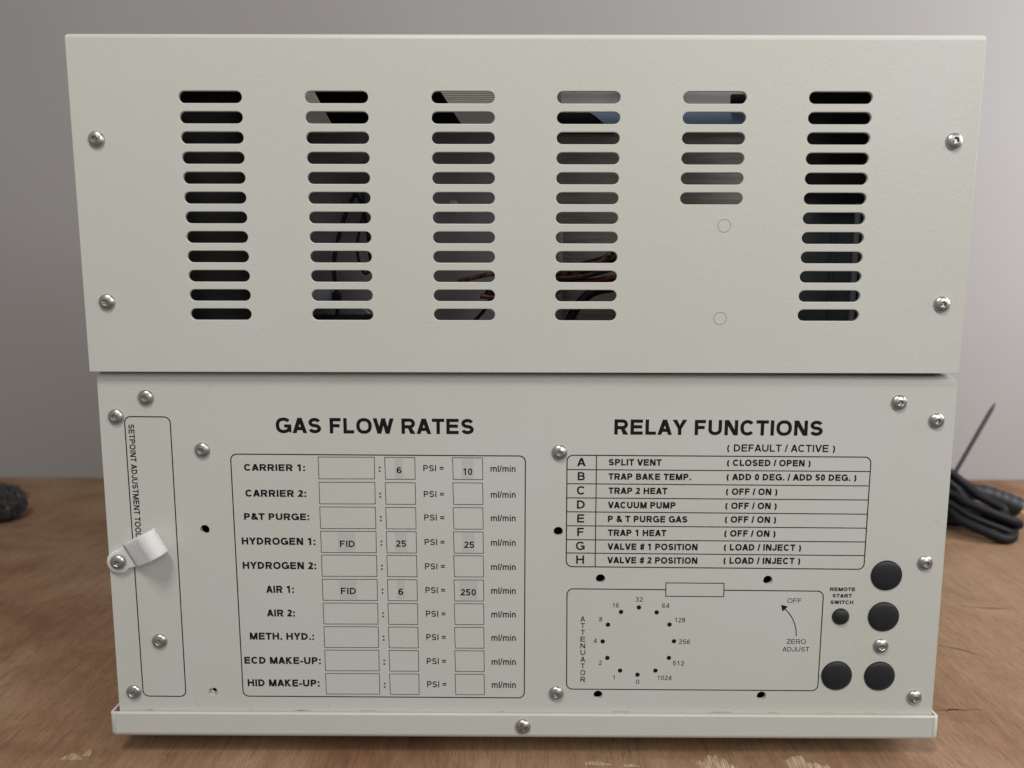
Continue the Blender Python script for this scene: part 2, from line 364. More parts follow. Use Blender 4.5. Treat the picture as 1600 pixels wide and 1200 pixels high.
TEXTS = [
    ('GAS FLOW RATES', -122.74, -20.37, 179.98, 8.08, 'H'),
    ('CARRIER 1:', -140.16, -108.22, 160.1, 3.58, 'B'),
    ('CARRIER 2:', -140.09, -108.1, 146.18, 3.72, 'B'),
    ('P&T PURGE:', -141.38, -106.93, 133.59, 3.65, 'B'),
    ('HYDROGEN 1:', -143.22, -104.15, 120.05, 3.9, 'B'),
    ('HYDROGEN 2:', -143.33, -104.18, 106.67, 3.93, 'B'),
    ('AIR 1:', -131.45, -116.5, 93.41, 3.97, 'B'),
    ('AIR 2:', -131.6, -116.48, 80.15, 3.89, 'B'),
    ('METH. HYD.:', -141.35, -106.64, 66.99, 3.93, 'B'),
    ('ECD MAKE-UP:', -144.88, -103.47, 53.16, 3.96, 'B'),
    ('HID MAKE-UP:', -143.7, -104.51, 40.2, 4.0, 'B'),
    (':', -70.06, -68.96, 159.74, 3.59, 'B'),
    ('PSI =', -46.78, -36.17, 160.11, 3.24, 'R'),
    ('ml/min', -11.77, 1.23, 159.85, 3.38, 'R'),
    (':', -70.07, -68.97, 145.82, 3.62, 'B'),
    ('PSI =', -46.75, -36.16, 146.19, 3.28, 'R'),
    ('ml/min', -11.73, 1.29, 145.93, 3.41, 'R'),
    (':', -70.05, -68.94, 133.12, 3.65, 'B'),
    ('PSI =', -46.7, -36.14, 133.5, 3.31, 'R'),
    ('ml/min', -11.69, 1.33, 133.24, 3.44, 'R'),
    (':', -70.04, -68.93, 119.68, 3.69, 'B'),
    ('PSI =', -46.67, -36.12, 120.07, 3.33, 'R'),
    ('ml/min', -11.65, 1.38, 119.81, 3.47, 'R'),
    (':', -70.02, -68.91, 106.31, 3.72, 'B'),
    ('PSI =', -46.62, -36.1, 106.7, 3.36, 'R'),
    ('ml/min', -11.61, 1.44, 106.43, 3.51, 'R'),
    (':', -70.0, -68.89, 93.05, 3.75, 'B'),
    ('PSI =', -46.58, -36.07, 93.45, 3.39, 'R'),
    ('ml/min', -11.57, 1.49, 93.18, 3.54, 'R'),
    (':', -69.98, -68.87, 79.79, 3.78, 'B'),
    ('PSI =', -46.53, -36.05, 80.19, 3.42, 'R'),
    ('ml/min', -11.52, 1.54, 79.92, 3.57, 'R'),
    (':', -69.95, -68.84, 66.51, 3.82, 'B'),
    ('PSI =', -46.48, -36.02, 66.92, 3.45, 'R'),
    ('ml/min', -11.48, 1.59, 66.65, 3.6, 'R'),
    (':', -69.93, -68.82, 52.79, 3.85, 'B'),
    ('PSI =', -46.44, -36.0, 53.2, 3.48, 'R'),
    ('ml/min', -11.44, 1.64, 52.93, 3.63, 'R'),
    (':', -69.9, -68.79, 39.5, 3.88, 'B'),
    ('PSI =', -46.39, -35.97, 39.91, 3.52, 'R'),
    ('ml/min', -11.4, 1.69, 39.64, 3.67, 'R'),
    ('6', -60.71, -58.1, 158.91, 3.38, 'V'),
    ('10', -26.18, -21.28, 158.17, 3.49, 'V'),
    ('FID', -91.4, -83.58, 118.87, 3.59, 'V'),
    ('25', -61.76, -56.49, 119.05, 3.58, 'V'),
    ('25', -25.85, -20.48, 118.5, 3.59, 'V'),
    ('FID', -91.64, -83.66, 92.76, 3.64, 'V'),
    ('6', -61.04, -58.38, 92.4, 3.65, 'V'),
    ('250', -27.88, -19.69, 92.17, 3.65, 'V'),
    ('RELAY FUNCTIONS', 52.26, 159.87, 179.53, 7.98, 'H'),
    ('( DEFAULT / ACTIVE )', 110.9, 166.84, 170.81, 3.85, 'M'),
    ('A', 33.22, 37.77, 162.95, 4.43, 'M'),
    ('B', 33.66, 37.35, 155.39, 4.45, 'M'),
    ('C', 33.34, 37.69, 147.79, 4.48, 'M'),
    ('D', 33.45, 37.6, 140.15, 4.5, 'M'),
    ('E', 33.67, 37.39, 132.59, 4.52, 'M'),
    ('F', 33.78, 37.29, 125.21, 4.54, 'M'),
    ('G', 33.24, 37.85, 117.57, 4.56, 'M'),
    ('H', 33.46, 37.64, 110.0, 4.59, 'M'),
    ('SPLIT VENT', 49.66, 77.13, 163.34, 3.44, 'B'),
    ('TRAP BAKE TEMP.', 49.7, 92.85, 155.69, 3.45, 'B'),
    ('TRAP 2 HEAT', 49.84, 80.61, 148.08, 3.47, 'B'),
    ('VACUUM PUMP', 49.66, 85.09, 140.34, 3.49, 'B'),
    ('P & T PURGE GAS', 49.81, 91.55, 132.78, 3.51, 'B'),
    ('TRAP 1 HEAT', 49.95, 80.73, 125.28, 3.52, 'B'),
    ('VALVE # 1 POSITION', 49.87, 97.43, 117.66, 3.54, 'B'),
    ('VALVE # 2 POSITION', 49.9, 97.58, 110.21, 3.56, 'B'),
    ('( CLOSED / OPEN )', 111.2, 154.54, 163.17, 3.43, 'B'),
    ('( ADD 0 DEG. / ADD 50 DEG. )', 111.29, 178.8, 155.53, 3.45, 'B'),
    ('( OFF / ON )', 111.27, 138.01, 147.77, 3.47, 'B'),
    ('( OFF / ON )', 111.25, 138.05, 140.14, 3.48, 'B'),
    ('( OFF / ON )', 111.33, 138.09, 132.69, 3.5, 'B'),
    ('( OFF / ON )', 111.3, 138.13, 125.08, 3.53, 'B'),
    ('( LOAD / INJECT )', 111.39, 152.0, 117.46, 3.54, 'B'),
    ('( LOAD / INJECT )', 111.46, 151.96, 110.13, 3.55, 'B'),
    ('32', 65.35, 69.28, 88.97, 2.57, 'T'),
    ('16', 53.05, 56.59, 85.63, 2.58, 'T'),
    ('64', 79.68, 83.51, 85.5, 2.58, 'T'),
    ('8', 46.21, 47.89, 77.74, 2.59, 'T'),
    ('128', 86.51, 92.22, 77.43, 2.6, 'T'),
    ('4', 43.36, 45.14, 65.52, 2.62, 'T'),
    ('256', 89.16, 95.29, 65.13, 2.61, 'T'),
    ('2', 46.34, 48.03, 53.01, 2.64, 'T'),
    ('512', 86.37, 92.43, 52.81, 2.64, 'T'),
    ('1', 54.11, 55.60, 44.56, 2.65, 'T'),
    ('0', 66.77, 68.56, 42.04, 2.66, 'T'),
    ('1024', 78.16, 85.93, 44.42, 2.65, 'T'),
    ('OFF', 146.4, 153.76, 88.46, 2.58, 'T'),
    ('ZERO', 147.08, 157.46, 65.4, 2.61, 'T'),
    ('ADJUST', 145.03, 159.48, 60.99, 2.62, 'T'),
    ('A', 36.17, 38.73, 77.76, 2.86, 'M2'),
    ('T', 36.42, 38.59, 73.96, 2.87, 'M2'),
    ('T', 36.47, 38.64, 70.16, 2.87, 'M2'),
    ('E', 36.32, 38.9, 66.34, 2.88, 'M2'),
    ('N', 36.38, 38.95, 62.51, 2.89, 'M2'),
    ('U', 36.43, 39.01, 58.68, 2.89, 'M2'),
    ('A', 36.48, 39.07, 54.83, 2.9, 'M2'),
    ('T', 36.74, 38.92, 50.97, 2.91, 'M2'),
    ('O', 36.59, 39.18, 47.11, 2.91, 'M2'),
    ('R', 36.65, 39.24, 43.23, 2.92, 'M2'),
    ('REMOTE', 168.68, 182.02, 95.2, 2.0, 'B'),
    ('START', 170.16, 180.52, 91.58, 2.0, 'B'),
    ('SWITCH', 169.29, 181.47, 87.94, 2.01, 'B'),
]
BOXES = [
    [(-101.37, 167.52), (-72.19, 167.48), (-72.22, 155.9), (-101.32, 155.9)],
    [(-66.8, 167.39), (-51.13, 167.32), (-51.08, 155.74), (-66.61, 155.77)],
    [(-31.51, 167.33), (-15.98, 167.26), (-15.78, 155.68), (-31.18, 155.72)],
    [(-101.38, 154.08), (-72.2, 154.05), (-72.23, 142.43), (-101.33, 142.44)],
    [(-66.8, 153.95), (-51.11, 153.89), (-51.06, 142.28), (-66.61, 142.31)],
    [(-31.48, 153.9), (-15.93, 153.83), (-15.73, 142.22), (-31.15, 142.25)],
    [(-101.39, 140.73), (-72.2, 140.69), (-72.23, 129.05), (-101.33, 129.05)],
    [(-66.79, 140.6), (-51.08, 140.54), (-51.03, 128.9), (-66.59, 128.93)],
    [(-31.45, 140.55), (-15.88, 140.48), (-15.68, 128.84), (-31.12, 128.87)],
    [(-101.38, 127.57), (-72.2, 127.54), (-72.23, 115.87), (-101.32, 115.87)],
    [(-66.78, 127.44), (-51.05, 127.38), (-50.99, 115.71), (-66.58, 115.74)],
    [(-31.42, 127.39), (-15.83, 127.32), (-15.63, 115.66), (-31.09, 115.69)],
    [(-101.37, 114.47), (-72.2, 114.44), (-72.22, 102.75), (-101.3, 102.74)],
    [(-66.76, 114.34), (-51.01, 114.28), (-50.95, 102.59), (-66.56, 102.62)],
    [(-31.39, 114.29), (-15.77, 114.22), (-15.57, 102.53), (-31.05, 102.57)],
    [(-101.36, 101.07), (-72.2, 101.04), (-72.22, 89.32), (-101.3, 89.32)],
    [(-66.74, 100.95), (-50.98, 100.88), (-50.92, 89.16), (-66.54, 89.2)],
    [(-31.36, 100.9), (-15.72, 100.83), (-15.52, 89.11), (-31.02, 89.14)],
    [(-101.35, 87.77), (-72.19, 87.74), (-72.21, 76.0), (-101.28, 75.99)],
    [(-66.72, 87.65), (-50.94, 87.58), (-50.88, 75.84), (-66.52, 75.87)],
    [(-31.33, 87.6), (-15.67, 87.53), (-15.47, 75.79), (-30.98, 75.82)],
    [(-101.33, 74.46), (-72.18, 74.43), (-72.2, 62.66), (-101.26, 62.66)],
    [(-66.7, 74.33), (-50.9, 74.27), (-50.84, 62.5), (-66.49, 62.53)],
    [(-31.29, 74.28), (-15.61, 74.22), (-15.41, 62.45), (-30.95, 62.48)],
    [(-101.31, 61.14), (-72.17, 61.11), (-72.19, 49.32), (-101.24, 49.31)],
    [(-66.68, 61.01), (-50.86, 60.95), (-50.8, 49.16), (-66.46, 49.19)],
    [(-31.26, 60.96), (-15.56, 60.9), (-15.35, 49.11), (-30.91, 49.14)],
    [(-101.29, 47.7), (-72.16, 47.67), (-72.17, 35.86), (-101.21, 35.85)],
    [(-66.65, 47.57), (-50.82, 47.51), (-50.76, 35.69), (-66.44, 35.72)],
    [(-31.22, 47.52), (-15.5, 47.46), (-15.3, 35.65), (-30.87, 35.68)],
]
TAPES = [
    (-61.65, 156.24, -57.35, 166.89),
    (-26.72, 156.12, -20.59, 166.97),
    (-92.67, 116.35, -83.14, 127.28),
    (-62.22, 116.31, -55.72, 127.14),
    (-26.81, 116.29, -20.18, 127.02),
    (-92.23, 89.97, -83.11, 100.78),
    (-61.6, 90.04, -57.5, 100.86),
    (-28.22, 89.82, -18.88, 100.62),
]

# ================================================================ the setting: wall and table
bm = bmesh.new(); add_box(bm, -1600, 1600, 588, 640, -700, 1400)
wall = tag(from_bm('wall', bm, WALL), kind='structure')

table = empty('wooden_table', 'worn reddish brown plywood table top under the beige instrument', 'table', loc=(0, 290, 0))
bm = bmesh.new()
for v in add_box(bm, -1400, 1400, -300, 296, -20, 0):
    if v.co.y < -200: v.co.y = -303.5 + v.co.x*0.0035
bevel_edges(bm, lambda e: all(v.co.y < -200 and v.co.z > -1 for v in e.verts), 1.2, 3)
from_bm('tabletop', bm, WOOD, table, 40)
def ragged(bm, cx, cy, w, d, seed, z=0.12, n=24):
    """patch of torn veneer with splinters running along the grain"""
    rnd = random.Random(seed); pts = []
    for k in range(n):
        t = k/(n-1); x = cx - w/2 + w*t
        pts.append((x + rnd.uniform(-.42, .42)*w/24*1.6, cy + d*(.25+.75*math.sin(math.pi*min(1, t*1.1+.05))**.6)*rnd.choice((rnd.uniform(.35, .6), rnd.uniform(.78, 1.0), rnd.uniform(.85, 1.0), rnd.uniform(.85, 1.0)))))
    low = [(x, cy - d*rnd.uniform(0.0, .25)) for x, y in pts]
    for (a, b), (c, e) in zip(zip(pts, pts[1:]), zip(low, low[1:])):
        vs = [bm.verts.new((a[0], a[1], z)), bm.verts.new((b[0], b[1], z)), bm.verts.new((e[0], e[1], z)), bm.verts.new((c[0], c[1], z))]
        bm.faces.new(vs[::-1])
for cx, cy, w, d, sd in ((111, -300.5, 22, 11.5, 1), (159, -300.5, 23, 11.5, 2), (-240, -294.5, 12, 5.6, 3), (-234, -291, 5, 6.5, 4), (46, -298.0, 14, 3.6, 5), (64, -299.5, 9, 2.6, 9)):
    bm = bmesh.new(); ragged(bm, cx, cy, w, d, sd); from_bm('splintered_patch', bm, PALEWOOD, table)
def crack(pts, w, seed):
    rnd = random.Random(seed); bm = bmesh.new(); P = smooth_path([(x, y, 0.1) for x, y in pts], 5)
    L = [bm.verts.new((p.x, p.y + w*math.sin(math.pi*i/(len(P)-1))*rnd.uniform(.3, 1), 0.1)) for i, p in enumerate(P)]
    R = [bm.verts.new((p.x, p.y - w*math.sin(math.pi*i/(len(P)-1))*rnd.uniform(.3, 1), 0.1)) for i, p in enumerate(P)]
    for i in range(len(P)-1): bm.faces.new((L[i], R[i], R[i+1], L[i+1]))
    bmesh.ops.recalc_face_normals(bm, faces=bm.faces[:])
    from_bm('dark_crack', bm, CRACK, table)
crack([(246, -246), (262, -244), (272, -244), (290, -243)], .5, 1)
crack([(303, -160), (318, -168), (330, -182)], 0.9, 2)
crack([(262, -246), (268, -243), (276, -245)], 1.0, 3)
crack([(352, -93), (380, -98), (398, -99)], 0.9, 4)

# ================================================================ the instrument
inst = empty('laboratory_instrument', 'beige steel instrument cabinet with slotted upper cover and printed lower panel', 'instrument')

# ---- button head socket screws
def screw_mesh(r=4.05, h=2.3, kind='hex'):
    bm = bmesh.new(); seg = 36; rings = []
    prof = [(r, 0), (r, .28)] + [(r*math.cos(a)**.92, .28+(h-.28)*math.sin(a)) for a in (math.radians(d) for d in (12, 24, 36, 48, 58, 66))]
    for rr, hh in prof: rings.append([bm.verts.new((rr*math.cos(2*math.pi*k/seg), -hh, rr*math.sin(2*math.pi*k/seg))) for k in range(seg)])
    top = -prof[-1][1]
    if kind == 'hex':
        def hexr(a, R): a = (a % (math.pi/3)) - math.pi/6; return R*math.cos(math.pi/6)/math.cos(a)
        for R, yy in ((1.85, top-.06), (1.62, top+.16), (1.54, top+1.25)):
            rings.append([bm.verts.new((hexr(2*math.pi*k/seg, R)*math.cos(2*math.pi*k/seg), yy, hexr(2*math.pi*k/seg, R)*math.sin(2*math.pi*k/seg))) for k in range(seg)])
        cone = (0, top+1.55, 0)
    else:
        cone = (0, top-.14, 0)
    for A, B in zip(rings, rings[1:]):
        for k in range(seg): bm.faces.new((A[k], A[(k+1)%seg], B[(k+1)%seg], B[k]))
    c = bm.verts.new(cone); A = rings[-1]
    for k in range(seg): bm.faces.new((A[k], A[(k+1)%seg], c))
    bm.faces.new(rings[0][::-1])
    if kind == 'hex':        # the small pin in the socket floor
        add_prism(bm, [(.5*math.cos(a), .5*math.sin(a)) for a in (2*math.pi*k/10 for k in range(10))], lambda u, v, t: (u, t, v), top+1.6, top+.55)
    bmesh.ops.recalc_face_normals(bm, faces=bm.faces[:])
    return bm
_scr = from_bm('screw', screw_mesh(), STEEL, None, 38); C.objects.unlink(_scr)
def screw(x, y, z, parent, tiltx=0.0, tiltz=0.0, s=1.0):
    o = _scr.copy(); link(o, parent); o.location = Vector((x, y, z))*M
    o.rotation_euler = (tiltx, random.uniform(0, 6.28), tiltz); o.scale = (s, s, s); return o

# ---- upper cover: folded hollow sheet metal shell with vent slots
def stadium(cx, cz, w, h, n=8):
    r = h/2; return arc(cx+w/2-r, cz, r, r, -90, 90, n) + arc(cx-w/2+r, cz, r, r, 90, 270, n)
bm = bmesh.new(); add_box(bm, -214.9, 225.6, -4, 296, 212.4, 375.8)
for v in bm.verts:
    if v.co.z > 300 and v.co.x > 0: v.co.z -= 0.2
bevel_edges(bm, lambda e: all(v.co.z > 300 for v in e.verts) and (all(v.co.y < 0 for v in e.verts)), 2.9, 6)
bevel_edges(bm, lambda e: all(v.co.y > -3.9 for v in e.verts) and len({round(v.co.x) for v in e.verts}) == 1 and all(v.co.z > 375 for v in e.verts), 1.2, 3)
cover = from_bm('upper_cover', bm, PAINT, inst)
bm = bmesh.new(); add_box(bm, -213.1, 223.8, -1.9, 294.2, 190, 373.8); cut1 = from_bm('c', bm, None)
bm = bmesh.new()
COLX = [-146.75, -85.72, -24.60, 36.14, 97.05, 157.75]; ROWZ = [346.25 - 9.51*i for i in range(12)]
for ci, cx in enumerate(COLX):
    for ri, cz in enumerate(ROWZ):
        if ci == 4 and ri > 5: continue
        add_prism(bm, stadium(cx, cz, 30.7, 5.7), lambda u, v, t: (u, t, v), -12, 6)
cut2 = from_bm('c', bm, None)
bm = bmesh.new()       # roof louvres; other roof slots and open back added to let light in
for k in range(12): add_box(bm, -160, 12, 84+k*5.4, 86.6+k*5.4, 360, 390)
for k in range(5): add_box(bm, -200, 215, 212+k*15, 222.5+k*15, 360, 390)
for k in range(6): add_box(bm, 18, 214, 30+k*12, 38+k*12, 360, 390)
add_box(bm, -150, 170, 285, 300, 262, 366)
cut3 = from_bm('c', bm, None)
boolean(cover, [cut1, cut2, cut3]); 
bv = cover.modifiers.new('bevel', 'BEVEL'); bv.width = 0.0003; bv.segments = 2; bv.limit_method = 'ANGLE'; bv.angle_limit = math.radians(60); bv.use_clamp_overlap = False
apply_mods(cover); finish(cover, 35)
for x, z in ((-202.96, 326.3), (-203.26, 247.6), (213.67, 326.0), (213.85, 247.2)): screw(x, -4.0, z, cover, random.uniform(-.06, .06), random.uniform(-.05, .05))
for x, z in ((103.9, 285.6), (103.6, 240.0)):          # painted-over round blanks
    bm = bmesh.new()
    for a, b, ya, yb in ((3.30, 3.14, -4.0, -4.16), (3.14, 2.98, -4.16, -4.0)):
        A = [bm.verts.new((x+a*math.cos(t), ya, z+a*math.sin(t))) for t in (2*math.pi*k/40 for k in range(40))]
        B = [bm.verts.new((x+b*math.cos(t), yb, z+b*math.sin(t))) for t in (2*math.pi*k/40 for k in range(40))]
        for k in range(40): bm.faces.new((A[k], A[(k+1)%40], B[(k+1)%40], B[k]))
    bmesh.ops.recalc_face_normals(bm, faces=bm.faces[:])
    from_bm('round_blank', bm, GROOVE, cover)

# ---- lower cabinet with its printed front panel
bm = bmesh.new()
vs = add_box(bm, -214.0, 227.9, 0, 292, 15, 212)
for v in vs:
    if v.co.z > 100:
        v.co.z = 212.9 if v.co.x < 0 else 210.9
        v.co.x = -213.5 if v.co.x < 0 else 227.5
    else: v.co.x = -214.3 if v.co.x < 0 else 228.2
bevel_edges(bm, lambda e: all(v.co.z > 200 for v in e.verts) and (all(v.co.y < 1 for v in e.verts) or len({round(v.co.x) for v in e.verts}) == 1), 4.6, 7)
panel = from_bm('lower_panel', bm, PAINT, inst)
bm = bmesh.new(); add_box(bm, -212, 226, 2.5, 290, 17, 206); c1 = from_bm('c', bm, None)
bm = bmesh.new()
HOLES = [(-162.4, 128.3), (23.8, 127.7), (46.5, 101.7), (135.4, 101.1), (46.3, 35.7), (135.0, 35.4)]
for x, z in HOLES + [(-162.7, 36.9)]:
    add_prism(bm, [(x+2.5*math.cos(a), z+2.5*math.sin(a)) for a in (2*math.pi*k/28 for k in range(28))], lambda u, v, t: (u, t, v), -5, 8)
c2 = from_bm('c', bm, None)
boolean(panel, [c1, c2]); finish(panel, 35)
# clinch nut seen through the lower left hole
bm = bmesh.new(); A = []
for rr, yy in ((3.2, 2.65), (1.95, 2.45), (1.25, 2.9), (1.05, 6)):
    A.append([bm.verts.new((-162.7+rr*math.cos(t), yy, 36.9+rr*math.sin(t))) for t in (2*math.pi*k/24 for k in range(24))])
for P, Q in zip(A, A[1:]):
    for k in range(24): bm.faces.new((P[k], P[(k+1)%24], Q[(k+1)%24], Q[k]))
bmesh.ops.recalc_face_normals(bm, faces=bm.faces[:])
from_bm('clinch_nut', bm, NUT, panel, 30)
# dark inner frame closing off the inside behind the holes
bm = bmesh.new(); add_box(bm, -150, 210, 40, 44, 20, 200); from_bm('inner_bracket', bm, DARK_SHEET, panel)

for x, z in ((-188.85, 198.66), (-204.95, 188.65), (-161.32, 171.11), (-189.77, 66.16), (-205.6, 36.81), (24.01, 170.33), (23.65, 36.73), (198.12, 196.8), (217.98, 187.37), (217.86, 110.99), (197.61, 64.5), (217.75, 34.88)):
    screw(x, 0, z, panel, random.uniform(-.06, .06), random.uniform(-.05, .05))

def plug(x, z, r, dome):
    bm = bmesh.new(); seg = 44; rings = []
    prof = [(r, 0), (r, .45), (r*.99, .56), (r*.965, .6), (r*.945, .55)] + [(r*math.cos(a)*.93, .55+dome*math.sin(a)) for a in (math.radians(d) for d in (8, 18, 30, 45, 60, 75))]
    for rr, hh in prof: rings.append([bm.verts.new((x+rr*math.cos(2*math.pi*k/seg), -hh, z+rr*math.sin(2*math.pi*k/seg))) for k in range(seg)])
    for A, B in zip(rings, rings[1:]):
        for k in range(seg): bm.faces.new((A[k], A[(k+1)%seg], B[(k+1)%seg], B[k]))
    bm.faces.new(rings[-1]); add_box(bm, x-r*1.012, x-r*.9, -.3, -.01, z-.6, z+.3)
    bmesh.ops.recalc_face_normals(bm, faces=bm.faces[:])
    return from_bm('hole_plug', bm, BLACK, panel, 40)
for x, z in ((198.0, 104.0), (198.0, 81.0), (174.95, 47.4), (198.1, 47.2)): plug(x, z, 8.25, 1.3)
plug(175.1, 81.0, 4.55, 1.9)

# ---- print on the lower panel
def inset_quad(q, rad):
    """4 corners (tl, tr, br, bl) -> rounded closed path"""
    out = []; n = 4
    for i in range(4):
        p = Vector(q[i]); a = (Vector(q[i-1])-p).normalized(); b = (Vector(q[(i+1) % 4])-p).normalized()
        for k in range(7):
            t = k/6*math.pi/2; out.append(tuple(p + a*rad*(1-math.sin(t)) + b*rad*(1-math.cos(t))))
    return out
def outline(name, q, rad, w, m, y=-0.05):
    bm = bmesh.new(); ink_stroke(bm, inset_quad(q, rad) if rad else list(q), w, y, True)
    bmesh.ops.recalc_face_normals(bm, faces=bm.faces[:]); return from_bm(name, bm, m, panel)
def line(name, pts, w, m, y=-0.055):
    bm = bmesh.new(); ink_stroke(bm, pts, w, y); bmesh.ops.recalc_face_normals(bm, faces=bm.faces[:]); return from_bm(name, bm, m, panel)
outline('printed_frame', [(-146.9, 169.0), (6.35, 168.3), (6.3, 33.9), (-146.45, 34.5)], 3.2, .56, INK)
outline('printed_frame', [(-200.8, 188.7), (-177.2, 188.5), (-177.6, 34.2), (-200.8, 34.4)], 3.2, .56, INK)
outline('printed_frame', [(28.0, 168.8), (185.8, 168.1), (185.9, 107.3), (28.2, 108.4)], 3.2, .56, INK)
line('printed_line', [(43.28, 168.6), (43.55, 108.3)], .50, INK)
for (a, b) in (((27.94, 161.16), (185.63, 160.45)), ((27.97, 153.59), (185.66, 152.75)), ((27.99, 145.98), (185.67, 145.17)), ((28.01, 138.44), (185.7, 137.50)), ((28.03, 130.87), (185.71, 129.9)), ((28.05, 123.26), (185.71, 122.35)), ((28.07, 115.95), (185.72, 114.85))):
    line('printed_line', [a, b], .50, INK)
q = inset_quad([(28.8, 96.1), (165.3, 95.1), (165.3, 38.5), (29.2, 39.1)], 3.2)   # open path, broken at the tag box
path = [(112.3, 95.5)] + q[7:14] + q[14:28] + q[0:7] + [(81.3, 95.72)]
line('printed_frame', path, .54, INK)
outline('printed_tag', [(81.3, 99.5), (112.2, 99.35), (112.3, 91.9), (81.45, 92.05)], 0, .46, INK)
for x, z in ((67.3,85.75),(76.85,83.0),(83.9,76.15),(86.6,66.7),(84.15,57.2),(77.1,49.9),(67.43,47.5),(58.0,49.85),(51.0,57.1),(48.3,66.5),(50.95,76.0),(57.8,83.2)):
    bm = bmesh.new(); ink_poly(bm, [(x+1.22*math.cos(a), z+1.22*math.sin(a)) for a in (2*math.pi*k/20 for k in range(20))], -0.05)
    for f_ in bm.faces:
        f_.normal_update()
        if f_.normal.y > 0: f_.normal_flip()
    from_bm('printed_dot', bm, INK, panel)
bm = bmesh.new()
ink_stroke(bm, [tuple(p)[:2] for p in smooth_path([(152.09, 69.79, 0), (151.5, 74.6, 0), (149.7, 79.4, 0), (147.6, 82.6, 0), (145.4, 85.0, 0)], 5)], .5, -0.05)
ink_poly(bm, [(143.12, 87.4), (146.75, 86.5), (144.0, 83.6)], -0.055)
bmesh.ops.recalc_face_normals(bm, faces=bm.faces[:])
from_bm('printed_arrow', bm, INK, panel)
for x0, z0, x1, z1 in TAPES:
    bm = bmesh.new(); add_box(bm, x0, x1, -0.035, 0.0, z0, z1); from_bm('label_tape', bm, TAPE, panel)
for q in BOXES: outline('printed_box', q, 0, .32, INK)
for s, xl, xr, zb, cap, wt in TEXTS:
    tf = lambda u, v, xl=xl, xr=xr, zb=zb, cap=cap: (xl+(xr-xl)*u, zb + cap*v - 0.0045*(xr-xl)*(u-.5))
    lettering(s, tf, WEIGHT[wt], THIN_INK if wt == 'T' else INK, panel)
# the words beside the clip run downwards, letters turned a quarter clockwise
s = 'SETPOINT ADJUSTMENT TOOL'; kk = (184.6-129.75)/(sum(ADV[c] for c in 'SETPOINT ADJUSTMENT TO')/716)
tot = sum(ADV[c] for c in s)/716*kk
lettering(s, lambda u, v: (-199.05 + 3.05*v + 0.0*u, 184.6 - tot*u), .19, INK, panel)

rs = random.Random(5)
for k in range(16):
    x = rs.uniform(-205, 215); z = 26.55 - (x+214)*0.0021; line('paint_scuff', [(x, z), (x+rs.uniform(2, 9), z-rs.uniform(0, .15))], rs.uniform(.12, .3), GROOVE, -0.03)
# small scuffs in the paint
for pts, w in (([(-155.4, 206.0), (-156.2, 203.0)], .18), ([(-30, 199), (-29.5, 198.6)], .3), ([(70, 33), (70.8, 32.7)], .3), ([(184, 66), (184.5, 66.2)], .4), ([(-188, 158), (-187.2, 157.6)], .2), ([(-171, 28.8), (-172.2, 30.6)], .25), ([(221.5, 134), (223.8, 133)], .2), ([(-101, 27.7), (-99.5, 30)], .15)):
    line('paint_scuff', pts, w, GROOVE, -0.03)

# ---- nylon cable clip screwed beside the printed frame
clip = empty('cable_clip', loc=(-208.0, -0.02, 111.2), parent=inst)
ang = math.radians(28.5); ca, sa = math.cos(ang), math.sin(ang)
def cl(u, v, w):   # u along strap, v off the panel, w across
    return (u*ca - w*sa, -v, u*sa + w*ca)
bm = bmesh.new()
pad = [(6.15*math.cos(a), 6.15*math.sin(a)) for a in (math.radians(62 + 236*k/26) for k in range(27))] + [(7.6, -6.9), (7.6, 6.9)]
add_prism(bm, pad, lambda u, w, t: cl(u, t, w), 0, 2.1)
cx_, cv, rr, th = 22.9, 6.6, 5.3, 1.05
dx, dv = 6.8-cx_, 2.1-cv; dist = math.hypot(dx, dv); base_a = math.atan2(dv, dx); ta = base_a - math.acos(rr/dist)
a0 = math.degrees(ta) % 360
outer = [(6.8, 2.1)] + [(cx_+rr*math.cos(math.radians(a)), cv+rr*math.sin(math.radians(a))) for a in [a0 + (-90-a0)*k/34 for k in range(35)]] + [(6.8, 0.02)]
ro = rr-th
inner = [(cx_+ro*math.cos(math.radians(a)), cv+ro*math.sin(math.radians(a))) for a in [a0 + (-90-a0)*k/34 for k in range(35)]]
inner = [(9.2, 1.75)] + inner + [(9.0, 1.1)]
lo = -6.95; hi = 6.95
O = [[bm.verts.new(cl(u, v, w)) for u, v in outer] for w in (lo, hi)]; I_ = [[bm.verts.new(cl(u, v, w)) for u, v in inner] for w in (lo, hi)]
n_ = len(outer)
for i in range(n_-1):
    bm.faces.new((O[0][i], O[0][i+1], O[1][i+1], O[1][i])); bm.faces.new((I_[0][i], I_[1][i], I_[1][i+1], I_[0][i+1]))
    for k in (0, 1): bm.faces.new((O[k][i], I_[k][i], I_[k][i+1], O[k][i+1]))
bmesh.ops.recalc_face_normals(bm, faces=bm.faces[:])
from_bm('clip_strap', bm, NYLON, clip, 40)
o = screw(0, -2.2, 0, clip, .03, .02)

